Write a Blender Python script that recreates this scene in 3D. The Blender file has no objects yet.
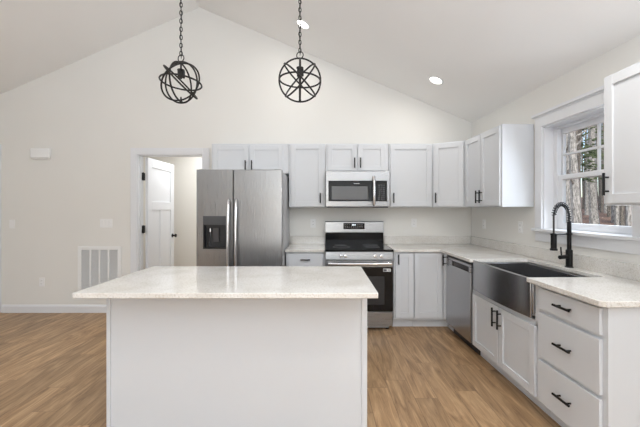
import bpy, bmesh, math, random
from mathutils import Vector, Matrix
random.seed(7)
R_ = math.radians
SC = bpy.context.scene
COL = SC.collection

# ------------------------------------------------------------------ camera
cam_d = bpy.data.cameras.new('camera')
cam = bpy.data.objects.new('camera', cam_d)
COL.objects.link(cam)
cam.location = (0, 0, 1.375)
cam.rotation_euler = (math.pi / 2, 0, 0)
cam_d.sensor_width = 36
cam_d.lens = 335 / 640 * 36
cam_d.shift_x = -4 / 640
cam_d.shift_y = -4.5 / 640
cam_d.clip_start = 0.05
cam_d.clip_end = 300
SC.camera = cam

# ------------------------------------------------------------------ sky, sun, window daylight, added fill, exposure
world = bpy.data.worlds.new('sky')
SC.world = world
world.use_nodes = True
wn = world.node_tree.nodes
sky = wn.new('ShaderNodeTexSky')
sky.sky_type = 'NISHITA'
sky.sun_disc = False
sky.sun_elevation = R_(38)
sky.sun_rotation = R_(200)
sky.air_density = 1.0
sky.dust_density = 1.5
wn['Background'].inputs[1].default_value = 0.30
world.node_tree.links.new(sky.outputs[0], wn['Background'].inputs[0])


def lamp(name, kind, loc, rot, energy, color=(1, 1, 1), **kw):
    d = bpy.data.lights.new(name, kind)
    d.energy = energy
    d.color = color
    for k, v in kw.items():
        setattr(d, k, v)
    o = bpy.data.objects.new(name, d)
    o.location = loc
    o.rotation_euler = rot
    COL.objects.link(o)
    return o


# sun from behind the house: it only reaches the woods outside
lamp('sun', 'SUN', (10, -10, 20), (R_(48), 0, R_(-20)), 3.6, (1, 0.95, 0.88), angle=R_(1))
# rear and left lamps are added fill, standing in for unseen daylight
COOL = (0.87, 0.955, 1.07)
lamp('rear_fill', 'AREA', (-0.6, -3.45, 1.25), (R_(90), 0, R_(0)), 24, COOL, shape='RECTANGLE', size=1.0, size_y=2.3)
lamp('left_fill', 'AREA', (-5.15, -0.6, 1.5), (R_(90), 0, R_(-90)), 9, COOL, shape='RECTANGLE', size=3.0, size_y=1.8)
lamp('kitchen_window_daylight', 'AREA', (2.085, 2.62, 1.66), (R_(78), 0, R_(106)), 7.5, COOL, shape='RECTANGLE', size=0.66, size_y=0.84)
# added fill lamp behind the camera, bounced off the vaulted ceiling
lamp('vault_fill', 'AREA', (0.2, -1.6, 1.5), (R_(180), 0, 0), 184, COOL, shape='RECTANGLE', size=3.4, size_y=3.6)
SC.view_settings.view_transform = 'Standard'
SC.view_settings.look = 'None'
SC.view_settings.gamma = 1
SC.view_settings.use_curve_mapping = False
SC.view_settings.exposure = 0.0

# ------------------------------------------------------------------ frame of the right-hand run (its wall is 1.7 degrees out of square)
TH = R_(1.7)
CX, CY = 1.96, 4.45           # back right corner of the kitchen
EYE = 1.375


def rot(p):
    dx, dy = p[0] - CX, p[1] - CY
    c, s = math.cos(TH), math.sin(TH)
    return Vector((CX + c * dx - s * dy, CY + s * dx + c * dy, p[2] if len(p) > 2 else 0))


def wl(W, L, z=0):            # distance from right wall, distance from back corner -> true position
    return rot((CX - W, CY - L, z))


def TB(y):                    # a face looking at the room from the back wall
    return lambda a, n, z: (a, y - n, z)


def TR(W):                    # a face on the right wall (before turning)
    return lambda a, n, z: (CX - W - n, CY - a, z)


def T0(a, n, z):
    return (a, n, z)


# ------------------------------------------------------------------ mesh builder
class MB:
    def __init__(self):
        self.bm = bmesh.new()

    def box(self, a0, a1, b0, b1, c0, c1, T=T0):
        v = [self.bm.verts.new(T(a, b, c)) for a in (a0, a1) for b in (b0, b1) for c in (c0, c1)]
        for q in ((0, 1, 3, 2), (4, 6, 7, 5), (0, 4, 5, 1), (2, 3, 7, 6), (0, 2, 6, 4), (1, 5, 7, 3)):
            self.bm.faces.new([v[i] for i in q])
        return self

    def prism(self, pts, h0, h1, T=T0, axis='z'):
        def P(p, h):
            return T(p[0], p[1], h) if axis == 'z' else T(p[0], h, p[1])
        lo = [self.bm.verts.new(P(p, h0)) for p in pts]
        hi = [self.bm.verts.new(P(p, h1)) for p in pts]
        self.bm.faces.new(lo[::-1])
        self.bm.faces.new(hi)
        n = len(pts)
        for i in range(n):
            j = (i + 1) % n
            self.bm.faces.new((lo[i], lo[j], hi[j], hi[i]))
        return self

    def rings(self, rs, closed=False, caps=True):
        n = len(rs[0])
        vs = [[self.bm.verts.new(p) for p in r] for r in rs]
        m = len(vs)
        for i in range(m if closed else m - 1):
            A, B = vs[i], vs[(i + 1) % m]
            for k in range(n):
                l = (k + 1) % n
                self.bm.faces.new((A[k], A[l], B[l], B[k]))
        if caps and not closed:
            self.bm.faces.new(vs[0][::-1])
            self.bm.faces.new(vs[-1])
        return self

    def cyl(self, p0, p1, r0, r1=None, n=16):
        r1 = r0 if r1 is None else r1
        p0, p1 = Vector(p0), Vector(p1)
        d = (p1 - p0).normalized()
        a = d.orthogonal().normalized()
        b = d.cross(a)
        def ring(p, r):
            return [p + (a * math.cos(t) + b * math.sin(t)) * r for t in [2 * math.pi * k / n for k in range(n)]]
        return self.rings([ring(p0, r0), ring(p1, r1)])

    def tube(self, path, r, n=8, closed=False, section=None):
        path = [Vector(p) for p in path]
        m = len(path)
        rad = r if isinstance(r, (list, tuple)) else [r] * m
        prev = None
        rs = []
        for i, p in enumerate(path):
            if closed:
                d = (path[(i + 1) % m] - path[i - 1]).normalized()
            else:
                d = (path[min(i + 1, m - 1)] - path[max(i - 1, 0)]).normalized()
            if prev is None:
                a = d.orthogonal().normalized()
            else:
                a = (prev - d * prev.dot(d)).normalized()
            prev = a
            b = d.cross(a)
            rs.append([p + (a * math.cos(t) + b * math.sin(t)) * rad[i] for t in [2 * math.pi * k / n for k in range(n)]])
        return self.rings(rs, closed=closed)

    def band(self, c, nrm, R, w, t, n=48):      # flat metal hoop: radius R, width w along its axis, thickness t
        c, nrm = Vector(c), Vector(nrm).normalized()
        a = nrm.orthogonal().normalized()
        b = nrm.cross(a)
        rs = []
        for k in range(n):
            u = a * math.cos(2 * math.pi * k / n) + b * math.sin(2 * math.pi * k / n)
            rs.append([c + u * (R + q) + nrm * s for q, s in ((-t / 2, -w / 2), (t / 2, -w / 2), (t / 2, w / 2), (-t / 2, w / 2))])
        return self.rings(rs, closed=True)

    def torus(self, c, nrm, R, r, n=24, m=8, stretch=None):
        c, nrm = Vector(c), Vector(nrm).normalized()
        a = nrm.orthogonal().normalized() if stretch is None else Vector(stretch[0]).normalized()
        b = nrm.cross(a)
        ka = 1 if stretch is None else stretch[1]
        return self.tube([c + a * math.cos(2 * math.pi * k / n) * R * ka + b * math.sin(2 * math.pi * k / n) * R for k in range(n)], r, m, True)

    def lathe(self, prof, c, axis=(0, 0, 1), n=24):
        c, ax = Vector(c), Vector(axis).normalized()
        a = ax.orthogonal().normalized()
        b = ax.cross(a)
        return self.rings([[c + ax * h + (a * math.cos(2 * math.pi * k / n) + b * math.sin(2 * math.pi * k / n)) * max(r, 1e-4) for k in range(n)] for r, h in prof])

    def mesh(self, name, off):
        bmesh.ops.recalc_face_normals(self.bm, faces=self.bm.faces)
        me = bpy.data.meshes.new(name)
        for v in self.bm.verts:
            v.co -= off
        for f in self.bm.faces:
            f.smooth = True
        self.bm.to_mesh(me)
        self.bm.free()
        me.set_sharp_from_angle(angle=R_(38))
        return me


def finish(o, mat, bevel):
    if mat:
        o.data.materials.append(mat)
    if bevel:
        m = o.modifiers.new('bevel', 'BEVEL')
        m.width = bevel
        m.segments = 2
        m.limit_method = 'ANGLE'
        m.angle_limit = R_(40)


def setp(o, label=None, cat=None, group=None, kind=None):
    for k, v in (('label', label), ('category', cat), ('group', group), ('kind', kind)):
        if v:
            o[k] = v


class Thing:
    """An Empty at the thing's base with its parts below it."""
    def __init__(self, name, label, cat, loc, R=False, group=None, kind=None):
        self.p = Vector(loc)
        self.o = bpy.data.objects.new(name, None)
        self.o.empty_display_size = 0.1
        COL.objects.link(self.o)
        self.o.location = rot(loc) if R else self.p
        if R:
            self.o.rotation_euler = (0, 0, TH)
        setp(self.o, label, cat, group, kind)

    def part(self, name, mb, mat, parent=None, bevel=0.0, label=None):
        o = bpy.data.objects.new(name, mb.mesh(name, self.p))
        COL.objects.link(o)
        o.parent = parent or self.o
        finish(o, mat, bevel)
        if label:
            o['label'] = label
        return o


def solo(name, mb, mat, loc, label=None, cat=None, R=False, group=None, kind=None, bevel=0.0):
    p = Vector(loc)
    o = bpy.data.objects.new(name, mb.mesh(name, p))
    COL.objects.link(o)
    o.location = rot(loc) if R else p
    if R:
        o.rotation_euler = (0, 0, TH)
    finish(o, mat, bevel)
    setp(o, label, cat, group, kind)
    return o


# ------------------------------------------------------------------ materials
def mat(name, col, rough=0.5, metal=0.0, spec=None, coat=0.0):
    m = bpy.data.materials.new(name)
    m.use_nodes = True
    b = m.node_tree.nodes['Principled BSDF']
    b.inputs['Base Color'].default_value = (*col, 1)
    b.inputs['Roughness'].default_value = rough
    b.inputs['Metallic'].default_value = metal
    if spec is not None:
        b.inputs['Specular IOR Level'].default_value = spec
    if coat:
        b.inputs['Coat Weight'].default_value = coat
    return m


def nd(m, t):
    return m.node_tree.nodes.new(t)


def ln(m, a, b):
    m.node_tree.links.new(a, b)


def bsdf(m):
    return m.node_tree.nodes['Principled BSDF']


def paint(name, col, rough=0.6, bump=0.03, scale=180, var=0.03):
    m = mat(name, col, rough)
    tc = nd(m, 'ShaderNodeTexCoord')
    n = nd(m, 'ShaderNodeTexNoise')
    n.inputs['Scale'].default_value = scale
    n.inputs['Detail'].default_value = 3
    ln(m, tc.outputs['Object'], n.inputs['Vector'])
    n2 = nd(m, 'ShaderNodeTexNoise')
    n2.inputs['Scale'].default_value = 1.3
    ln(m, tc.outputs['Object'], n2.inputs['Vector'])
    mx = nd(m, 'ShaderNodeMix')
    mx.data_type = 'RGBA'
    mx.inputs[6].default_value = (*[c * (1 - var) for c in col], 1)
    mx.inputs[7].default_value = (*[min(1, c * (1 + var)) for c in col], 1)
    ln(m, n2.outputs[0], mx.inputs[0])
    ln(m, mx.outputs[2], bsdf(m).inputs['Base Color'])
    bp = nd(m, 'ShaderNodeBump')
    bp.inputs['Strength'].default_value = bump
    bp.inputs['Distance'].default_value = 0.002
    ln(m, n.outputs[0], bp.inputs['Height'])
    ln(m, bp.outputs[0], bsdf(m).inputs['Normal'])
    return m


def steel(name, col, rough, axis):      # brushed along one axis
    m = mat(name, col, rough, 1.0)
    tc = nd(m, 'ShaderNodeTexCoord')
    mp = nd(m, 'ShaderNodeMapping')
    sc = [400, 400, 400]
    sc[axis] = 4
    mp.inputs['Scale'].default_value = sc
    ln(m, tc.outputs['Object'], mp.inputs['Vector'])
    n = nd(m, 'ShaderNodeTexNoise')
    n.inputs['Scale'].default_value = 1
    n.inputs['Detail'].default_value = 2
    ln(m, mp.outputs[0], n.inputs['Vector'])
    mr = nd(m, 'ShaderNodeMapRange')
    mr.inputs['To Min'].default_value = rough * 0.85
    mr.inputs['To Max'].default_value = rough * 1.2
    ln(m, n.outputs[0], mr.inputs[0])
    ln(m, mr.outputs[0], bsdf(m).inputs['Roughness'])
    bp = nd(m, 'ShaderNodeBump')
    bp.inputs['Strength'].default_value = 0.004
    bp.inputs['Distance'].default_value = 0.001
    ln(m, n.outputs[0], bp.inputs['Height'])
    ln(m, bp.outputs[0], bsdf(m).inputs['Normal'])
    return m


def quartz(name, col, dark, rough=0.12):
    m = mat(name, col, rough)
    tc = nd(m, 'ShaderNodeTexCoord')
    n = nd(m, 'ShaderNodeTexNoise')
    n.inputs['Scale'].default_value = 95
    n.inputs['Detail'].default_value = 4
    n.inputs['Roughness'].default_value = 0.7
    ln(m, tc.outputs['Object'], n.inputs['Vector'])
    cr = nd(m, 'ShaderNodeValToRGB')
    cr.color_ramp.elements[0].position = 0.34
    cr.color_ramp.elements[0].color = (*dark, 1)
    cr.color_ramp.elements[1].position = 0.50
    cr.color_ramp.elements[1].color = (*col, 1)
    ln(m, n.outputs[0], cr.inputs[0])
    v = nd(m, 'ShaderNodeTexNoise')
    v.inputs['Scale'].default_value = 5
    v.inputs['Detail'].default_value = 6
    ln(m, tc.outputs['Object'], v.inputs['Vector'])
    mx = nd(m, 'ShaderNodeMix')
    mx.data_type = 'RGBA'
    mx.blend_type = 'MULTIPLY'
    cr2 = nd(m, 'ShaderNodeValToRGB')
    cr2.color_ramp.elements[0].position = 0.35
    cr2.color_ramp.elements[0].color = (0.90, 0.89, 0.87, 1)
    cr2.color_ramp.elements[1].position = 0.6
    cr2.color_ramp.elements[1].color = (1, 1, 1, 1)
    ln(m, v.outputs[0], cr2.inputs[0])
    mx.inputs[0].default_value = 1
    ln(m, cr.outputs[0], mx.inputs[6])
    ln(m, cr2.outputs[0], mx.inputs[7])
    ln(m, mx.outputs[2], bsdf(m).inputs['Base Color'])
    return m


def oak(name):
    m = mat(name, (0.4, 0.25, 0.13), 0.4)
    tc = nd(m, 'ShaderNodeTexCoord')
    sp = nd(m, 'ShaderNodeSeparateXYZ')
    ln(m, tc.outputs['Object'], sp.inputs[0])
    cb = nd(m, 'ShaderNodeCombineXYZ')           # plank length runs along y
    dv = nd(m, 'ShaderNodeMath')                 # every row starts at its own point
    dv.operation = 'DIVIDE'
    dv.inputs[1].default_value = 0.165
    ln(m, sp.outputs['X'], dv.inputs[0])
    fl = nd(m, 'ShaderNodeMath')
    fl.operation = 'FLOOR'
    ln(m, dv.outputs[0], fl.inputs[0])
    wn_ = nd(m, 'ShaderNodeTexWhiteNoise')
    wn_.noise_dimensions = '1D'
    ln(m, fl.outputs[0], wn_.inputs['W'])
    ma = nd(m, 'ShaderNodeMath')
    ma.operation = 'MULTIPLY_ADD'
    ma.inputs[1].default_value = 1.22
    ln(m, wn_.outputs['Value'], ma.inputs[0])
    ln(m, sp.outputs['Y'], ma.inputs[2])
    ln(m, ma.outputs[0], cb.inputs['X'])
    ln(m, sp.outputs['X'], cb.inputs['Y'])
    br = nd(m, 'ShaderNodeTexBrick')
    br.offset = 0.0
    br.inputs['Scale'].default_value = 1
    br.inputs['Brick Width'].default_value = 1.22
    br.inputs['Row Height'].default_value = 0.165
    br.inputs['Mortar Size'].default_value = 0.0013
    br.inputs['Mortar Smooth'].default_value = 0.3
    br.inputs['Bias'].default_value = 0
    br.inputs['Color1'].default_value = (0, 0, 0, 1)
    br.inputs['Color2'].default_value = (1, 1, 1, 1)
    br.inputs['Mortar'].default_value = (0.5, 0.5, 0.5, 1)
    ln(m, cb.outputs[0], br.inputs['Vector'])
    # each plank gets its own piece of grain
    ad = nd(m, 'ShaderNodeVectorMath')
    ad.operation = 'MULTIPLY_ADD'
    ad.inputs[1].default_value = (13, 7, 5)
    ln(m, br.outputs['Color'], ad.inputs[0])
    ln(m, cb.outputs[0], ad.inputs[2])
    mp = nd(m, 'ShaderNodeMapping')
    mp.inputs['Scale'].default_value = (1.1, 9, 1)
    ln(m, ad.outputs[0], mp.inputs['Vector'])
    n = nd(m, 'ShaderNodeTexNoise')
    n.inputs['Scale'].default_value = 1.6
    n.inputs['Detail'].default_value = 5
    n.inputs['Roughness'].default_value = 0.62
    n.inputs['Distortion'].default_value = 1.6
    ln(m, mp.outputs[0], n.inputs['Vector'])
    mp2 = nd(m, 'ShaderNodeMapping')
    mp2.inputs['Scale'].default_value = (5, 130, 1)
    ln(m, ad.outputs[0], mp2.inputs['Vector'])
    n2 = nd(m, 'ShaderNodeTexNoise')
    n2.inputs['Scale'].default_value = 1
    n2.inputs['Detail'].default_value = 3
    ln(m, mp2.outputs[0], n2.inputs['Vector'])
    cr = nd(m, 'ShaderNodeValToRGB')
    e = cr.color_ramp.elements
    e[0].position = 0.30
    e[0].color = (0.215, 0.123, 0.06, 1)
    e[1].position = 0.70
    e[1].color = (0.58, 0.385, 0.215, 1)
    k = e.new(0.5)
    k.color = (0.41, 0.255, 0.132, 1)
    ln(m, n.outputs[0], cr.inputs[0])
    mx = nd(m, 'ShaderNodeMix')                  # fine pores
    mx.data_type = 'RGBA'
    mx.blend_type = 'MULTIPLY'
    mx.inputs[0].default_value = 0.32
    ln(m, cr.outputs[0], mx.inputs[6])
    c2 = nd(m, 'ShaderNodeValToRGB')
    c2.color_ramp.elements[0].position = 0.3
    c2.color_ramp.elements[0].color = (0.45, 0.4, 0.35, 1)
    c2.color_ramp.elements[1].position = 0.55
    c2.color_ramp.elements[1].color = (1, 1, 1, 1)
    ln(m, n2.outputs[0], c2.inputs[0])
    ln(m, c2.outputs[0], mx.inputs[7])
    hs = nd(m, 'ShaderNodeHueSaturation')        # plank to plank
    mr = nd(m, 'ShaderNodeMapRange')
    mr.inputs['To Min'].default_value = 0.86
    mr.inputs['To Max'].default_value = 1.16
    ln(m, br.outputs['Color'], mr.inputs[0])
    ln(m, mr.outputs[0], hs.inputs['Value'])
    ln(m, mx.outputs[2], hs.inputs['Color'])
    mm = nd(m, 'ShaderNodeMix')
    mm.data_type = 'RGBA'
    mm.inputs[7].default_value = (0.13, 0.075, 0.04, 1)
    ln(m, br.outputs['Fac'], mm.inputs[0])
    ln(m, hs.outputs[0], mm.inputs[6])
    ln(m, mm.outputs[2], bsdf(m).inputs['Base Color'])
    bp = nd(m, 'ShaderNodeBump')
    bp.inputs['Strength'].default_value = 0.1
    bp.inputs['Distance'].default_value = 0.002
    ln(m, n2.outputs[0], bp.inputs['Height'])
    ln(m, bp.outputs[0], bsdf(m).inputs['Normal'])
    return m


def noisy(name, c0, c1, scale, rough=0.9, stretch=(1, 1, 1)):
    m = mat(name, c0, rough)
    tc = nd(m, 'ShaderNodeTexCoord')
    mp = nd(m, 'ShaderNodeMapping')
    mp.inputs['Scale'].default_value = stretch
    ln(m, tc.outputs['Object'], mp.inputs['Vector'])
    n = nd(m, 'ShaderNodeTexNoise')
    n.inputs['Scale'].default_value = scale
    n.inputs['Detail'].default_value = 6
    ln(m, mp.outputs[0], n.inputs['Vector'])
    cr = nd(m, 'ShaderNodeValToRGB')
    cr.color_ramp.elements[0].position = 0.35
    cr.color_ramp.elements[0].color = (*c0, 1)
    cr.color_ramp.elements[1].position = 0.65
    cr.color_ramp.elements[1].color = (*c1, 1)
    ln(m, n.outputs[0], cr.inputs[0])
    ln(m, cr.outputs[0], bsdf(m).inputs['Base Color'])
    return m


def glow(name, col, s):
    m = mat(name, (0.9, 0.9, 0.9), 0.5)
    b = bsdf(m)
    b.inputs['Emission Color'].default_value = (*col, 1)
    b.inputs['Emission Strength'].default_value = s
    return m


def clear_glass(name):
    m = bpy.data.materials.new(name)
    m.use_nodes = True
    nt = m.node_tree
    nt.nodes.remove(nt.nodes['Principled BSDF'])
    out = nt.nodes['Material Output']
    tr = nt.nodes.new('ShaderNodeBsdfTransparent')
    tr.inputs[0].default_value = (0.97, 0.98, 0.98, 1)
    gl = nt.nodes.new('ShaderNodeBsdfGlossy')
    gl.inputs['Roughness'].default_value = 0.0
    fr = nt.nodes.new('ShaderNodeFresnel')
    fr.inputs[0].default_value = 1.10
    mx = nt.nodes.new('ShaderNodeMixShader')
    nt.links.new(fr.outputs[0], mx.inputs[0])
    nt.links.new(tr.outputs[0], mx.inputs[1])
    nt.links.new(gl.outputs[0], mx.inputs[2])
    nt.links.new(mx.outputs[0], out.inputs[0])
    return m


M_wall = paint('warm_white_wall_paint', (0.84, 0.828, 0.79), 0.75)
M_ceil = paint('ceiling_paint', (0.93, 0.918, 0.895), 0.85)
M_trim = paint('white_trim_paint', (0.82, 0.83, 0.85), 0.35, 0.01)
M_cab = paint('pale_grey_cabinet_paint', (0.69, 0.71, 0.735), 0.38, 0.01, var=0.012)
M_cabin = mat('cabinet_gap_shadow', (0.45, 0.45, 0.46), 0.6)
M_island = paint('island_panel_paint', (0.69, 0.712, 0.738), 0.4, 0.01, var=0.01)
M_quartz = quartz('speckled_white_quartz', (0.83, 0.81, 0.775), (0.62, 0.58, 0.52), 0.1)
M_floor = oak('oak_plank_floor')
M_steel_v = steel('brushed_steel_upright', (0.35, 0.352, 0.357), 0.28, 2)
M_steel_h = steel('brushed_steel_level', (0.34, 0.342, 0.347), 0.28, 0)
M_steel_s = steel('brushed_sink_steel', (0.42, 0.42, 0.43), 0.24, 1)
M_chrome = mat('polished_steel', (0.72, 0.72, 0.73), 0.16, 1)
M_black = mat('matte_black_metal', (0.012, 0.012, 0.013), 0.42, 0.6)
M_iron = mat('dark_bronze_iron', (0.022, 0.020, 0.018), 0.5, 0.5)
M_bglass = mat('black_glass', (0.006, 0.006, 0.007), 0.06, spec=0.28)
M_bplast = mat('black_plastic', (0.02, 0.02, 0.022), 0.4)
M_dgrey = mat('dark_grey_plastic', (0.075, 0.075, 0.08), 0.35)
M_mesh = mat('oven_window_grey', (0.12, 0.12, 0.123), 0.15)
M_side = mat('appliance_side_grey', (0.50, 0.50, 0.51), 0.5)
M_plast = mat('white_plastic', (0.90, 0.90, 0.89), 0.35)
M_slot = mat('outlet_slot_dark', (0.10, 0.10, 0.10), 0.6)
M_vent = mat('white_vent_enamel', (0.90, 0.90, 0.89), 0.45)
M_dark = mat('duct_dark', (0.22, 0.22, 0.225), 0.9)
M_print = mat('pale_grey_print', (0.55, 0.55, 0.56), 0.5)
M_white = mat('white_paper', (0.85, 0.85, 0.85), 0.6)
M_lamp = glow('lit_diffuser', (1, 0.97, 0.92), 9)
M_digit = glow('lit_clock_digits', (0.8, 0.95, 1.0), 1.2)
M_glass = clear_glass('window_glass')
M_bark = noisy('grey_bark', (0.11, 0.105, 0.098), (0.42, 0.40, 0.375), 7, stretch=(4, 4, 1))
M_barkb = noisy('brown_bark', (0.06, 0.053, 0.047), (0.22, 0.195, 0.165), 7, stretch=(4, 4, 1))
M_leaf = noisy('fallen_leaves', (0.10, 0.055, 0.035), (0.30, 0.18, 0.12), 9)
M_pine = noisy('pine_needles', (0.03, 0.05, 0.022), (0.12, 0.15, 0.07), 8)
M_hall = paint('hallway_cream_paint', (0.80, 0.77, 0.71), 0.8)

# ------------------------------------------------------------------ the setting
YR = -3.5                     # rear end of the room
XL = -5.3
RX, RZ = -1.651, 4.052        # ridge
SR, SL = 0.423, 0.437


def roof_z(x):
    return RZ - SR * (x - RX) if x > RX else RZ - SL * (RX - x)


solo('floor', MB().box(XL - 0.2, 2.45, YR - 0.2, 6.4, -0.12, 0), M_floor, (0, 0, -0.12), kind='structure')
XR = 2.5
cl = MB()
cl.prism([(XL - 0.2, roof_z(XL - 0.2)), (RX, RZ), (RX, RZ + 0.2), (XL - 0.2, roof_z(XL - 0.2) + 0.2)], YR - 0.2, 4.45, axis='y')
cl.prism([(RX, RZ), (XR, roof_z(XR)), (XR, roof_z(XR) + 0.2), (RX, RZ + 0.2)], YR - 0.2, 4.45, axis='y')
solo('ceiling', cl, M_ceil, (RX, 0, RZ), kind='structure')

DX0, DX1, DZ = -2.477, -1.607, 2.099     # doorway
wb = MB()
wb.prism([(XL - 0.2, 0), (DX0, 0), (DX0, roof_z(DX0) + 0.1), (XL - 0.2, roof_z(XL - 0.2) + 0.1)], 4.45, 4.57, axis='y')
wb.prism([(DX0, DZ), (DX1, DZ), (DX1, roof_z(DX1) + 0.1), (RX, RZ + 0.1), (DX0, roof_z(DX0) + 0.1)], 4.45, 4.57, axis='y')
wb.prism([(DX1, 0), (2.3, 0), (2.3, roof_z(2.3) + 0.1), (DX1, roof_z(DX1) + 0.1)], 4.45, 4.57, axis='y')
solo('wall_back', wb, M_wall, (-1.6, 4.45, 0), kind='structure')

WL0, WL1, WZ0, WZ1 = 1.393, 2.265, 1.195, 2.126   # kitchen window opening
wr = MB()
T = TR(0)
top = 2.62
wr.box(-0.02, WL0, -0.17, 0, 0, top, T).box(WL1, 8.0, -0.17, 0, 0, top, T)
wr.box(WL0, WL1, -0.17, 0, 0, WZ0, T).box(WL0, WL1, -0.17, 0, WZ1, top, T)
solo('wall_right', wr, M_wall, (CX, CY, 0), R=True, kind='structure')
solo('wall_left', MB().box(XL - 0.12, XL, YR, 4.45, 0, roof_z(XL) + 0.05), M_wall, (XL, 0, 0), kind='structure')
# unseen rear wall; its bare opening is added for light, clear of steel reflections
wf = MB()
wf.box(XL, -1.15, YR - 0.12, YR, 0, 2.5).box(-0.05, 2.35, YR - 0.12, YR, 0, 2.4)
wf.prism([(XL, 2.5), (2.35, 2.5), (2.35, 2.35), (2.35, roof_z(2.35) + .05), (RX, RZ + .05), (XL, roof_z(XL) + .05)], YR - 0.12, YR, axis='y')
solo('wall_rear', wf, M_wall, (0, YR, 0), kind='structure')

# small hallway behind the doorway
hw = MB()
hw.box(-3.3, -0.6, 6.2, 6.3, 0, 2.6).box(-3.4, -3.3, 4.575, 6.3, 0, 2.6).box(-0.6, -0.5, 4.575, 6.3, 0, 2.6)
solo('wall_hallway', hw, M_hall, (-2, 6.2, 0), kind='structure')
solo('ceiling_hallway', MB().box(-3.4, -0.5, 4.575, 6.3, 2.6, 2.68), M_hall, (-2, 5.4, 2.6), kind='structure')
lamp('hallway_light', 'AREA', (-1.9, 5.45, 2.55), (0, 0, 0), 25, (0.93, 0.96, 1.0), shape='DISK', size=1.2)

# baseboards
for nm, x0, x1 in (('baseboard_left', -4.27, -2.575), ('baseboard_back', -1.51, -1.40)):
    b = MB().box(x0, x1, 4.434, 4.45, 0, 0.085)
    b.prism([(4.436, 0.085), (4.45, 0.085), (4.45, 0.105), (4.444, 0.105)], x0, x1, T=lambda a, n, z: (z, a, n))
    solo(nm, b, M_trim, ((x0 + x1) / 2, 4.45, 0), kind='structure')

# door casing and jamb
tr = MB()
CW = 0.085
tr.box(DX0 - CW, DX0, 4.432, 4.45, 0, DZ + CW).box(DX1, DX1 + CW, 4.432, 4.45, 0, DZ + CW).box(DX0, DX1, 4.432, 4.45, DZ, DZ + CW)
tr.box(DX0 - 0.001, DX0 + 0.012, 4.44, 4.575, 0, DZ).box(DX1 - 0.012, DX1 + 0.001, 4.44, 4.575, 0, DZ).box(DX0, DX1, 4.44, 4.575, DZ - 0.012, DZ + .001)
tr.box(DX0 + 0.012, DX0 + 0.024, 4.49, 4.525, 0, DZ - 0.012)
solo('trim_1', tr, M_trim, (DX0, 4.45, 0), kind='structure', bevel=0.003)
# casing at the left edge of the view
tr = MB().box(-4.40, -4.283, 4.432, 4.45, 0, 2.24)
solo('trim_2', tr, M_trim, (-4.34, 4.45, 0), kind='structure', bevel=0.003)

# open panel door: hinged on the left jamb, swung into the hallway
HXd, HYd = DX0 + 0.036, 4.578
td = Thing('door_1', 'white three panel door standing open into the hallway', 'door', (HXd, HYd, 0), kind='structure')
dm = MB()
DW, DT = 0.80, 0.035
Tdoor = lambda a, n, z: (HXd + n, HYd + a, z)      # a = along the leaf
dz0, dz1 = 0.012, 2.082
for (a0, a1, z0, z1) in ((0, .115, dz0, dz1), (DW - .115, DW, dz0, dz1), (.115, DW - .115, dz0, .25), (.115, DW - .115, dz1 - .125, dz1),
                         (.115, DW - .115, 1.36, 1.48), (DW / 2 - .05, DW / 2 + .05, .25, 1.36)):
    dm.box(a0, a1, 0, DT, z0, z1, Tdoor)
dm.box(.11, DW - .11, 0.012, DT - 0.012, .24, dz1 - .12, Tdoor)
td.part('door_leaf', dm, M_trim, bevel=0.003)
for z in (0.30, 1.10, 1.815):
    hg = MB().box(-0.03, 0.03, -0.008, 0.0, z - .05, z + .05, lambda a, n, zz: (HXd - 0.002 + n, HYd - .03 + a, zz))
    hg.cyl((HXd - .001, HYd - .052, z - .055), (HXd - .001, HYd - .052, z + .055), .009, n=12)
    hg.box(HXd - .024, HXd + .010, HYd - .066, HYd - .060, z - .05, z + .05)
    td.part('hinge', hg, M_black)
kb = MB()
kx, ky, kz = HXd + DT, HYd + DW - 0.065, 0.955
kb.lathe([(.03, 0), (.03, .008), (.012, .012), (.011, .035), (.024, .042), (.028, .052), (.024, .064), (.006, .068)], (kx, ky, kz), (1, 0, 0))
td.part('door_knob', kb, M_black)

# ------------------------------------------------------------------ kitchen window (turned frame)
tw = Thing('window_1', 'white double hung window over the sink looking on bare woods', 'window', (CX, CY - 1.8, WZ0), R=True, kind='structure')
cs = MB()
T = TR(0)
cs.box(WL0 - .09, WL0, 0, .02, WZ0, WZ1 + .10, T).box(WL1, WL1 + .09, 0, .02, WZ0, WZ1 + .10, T).box(WL0, WL1, 0, .02, WZ1, WZ1 + .10, T)
tw.part('casing', cs, M_trim, bevel=0.003)
cp = MB().box(WL0 - .105, WL1 + .105, 0, .045, WZ1 + .10, WZ1 + .125, T).box(WL0 - .095, WL1 + .095, 0, .028, WZ1 + .088, WZ1 + .10, T)
tw.part('head_cap', cp, M_trim, bevel=0.002)
st = MB().box(WL0 - .10, WL1 + .10, 0, .05, WZ0 - .025, WZ0, T).box(WL0 + .001, WL1 - .001, -.16, 0, WZ0 - .02, WZ0 + .002, T)
st.box(WL0 - .09, WL1 + .09, 0, .016, WZ0 - .115, WZ0 - .025, T)
tw.part('sill', st, M_trim, bevel=0.003)
jb = MB()
jb.box(WL0, WL0 + .014, -.165, .002, WZ0, WZ1, T).box(WL1 - .014, WL1, -.165, .002, WZ0, WZ1, T).box(WL0, WL1, -.165, .002, WZ1 - .014, WZ1, T)
jb.box(WL0 + .014, WL0 + .059, -.127, -.085, WZ0, WZ1, T).box(WL1 - .049, WL1 - .014, -.127, -.085, WZ0, WZ1, T).box(WL0, WL1, -.165, -.085, WZ1 - .035, WZ1 - .014, T)
tw.part('jamb', jb, M_trim, bevel=0.002)
SA0, SA1 = WL0 + .060, WL1 - .050
ZM = 1.655


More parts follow.
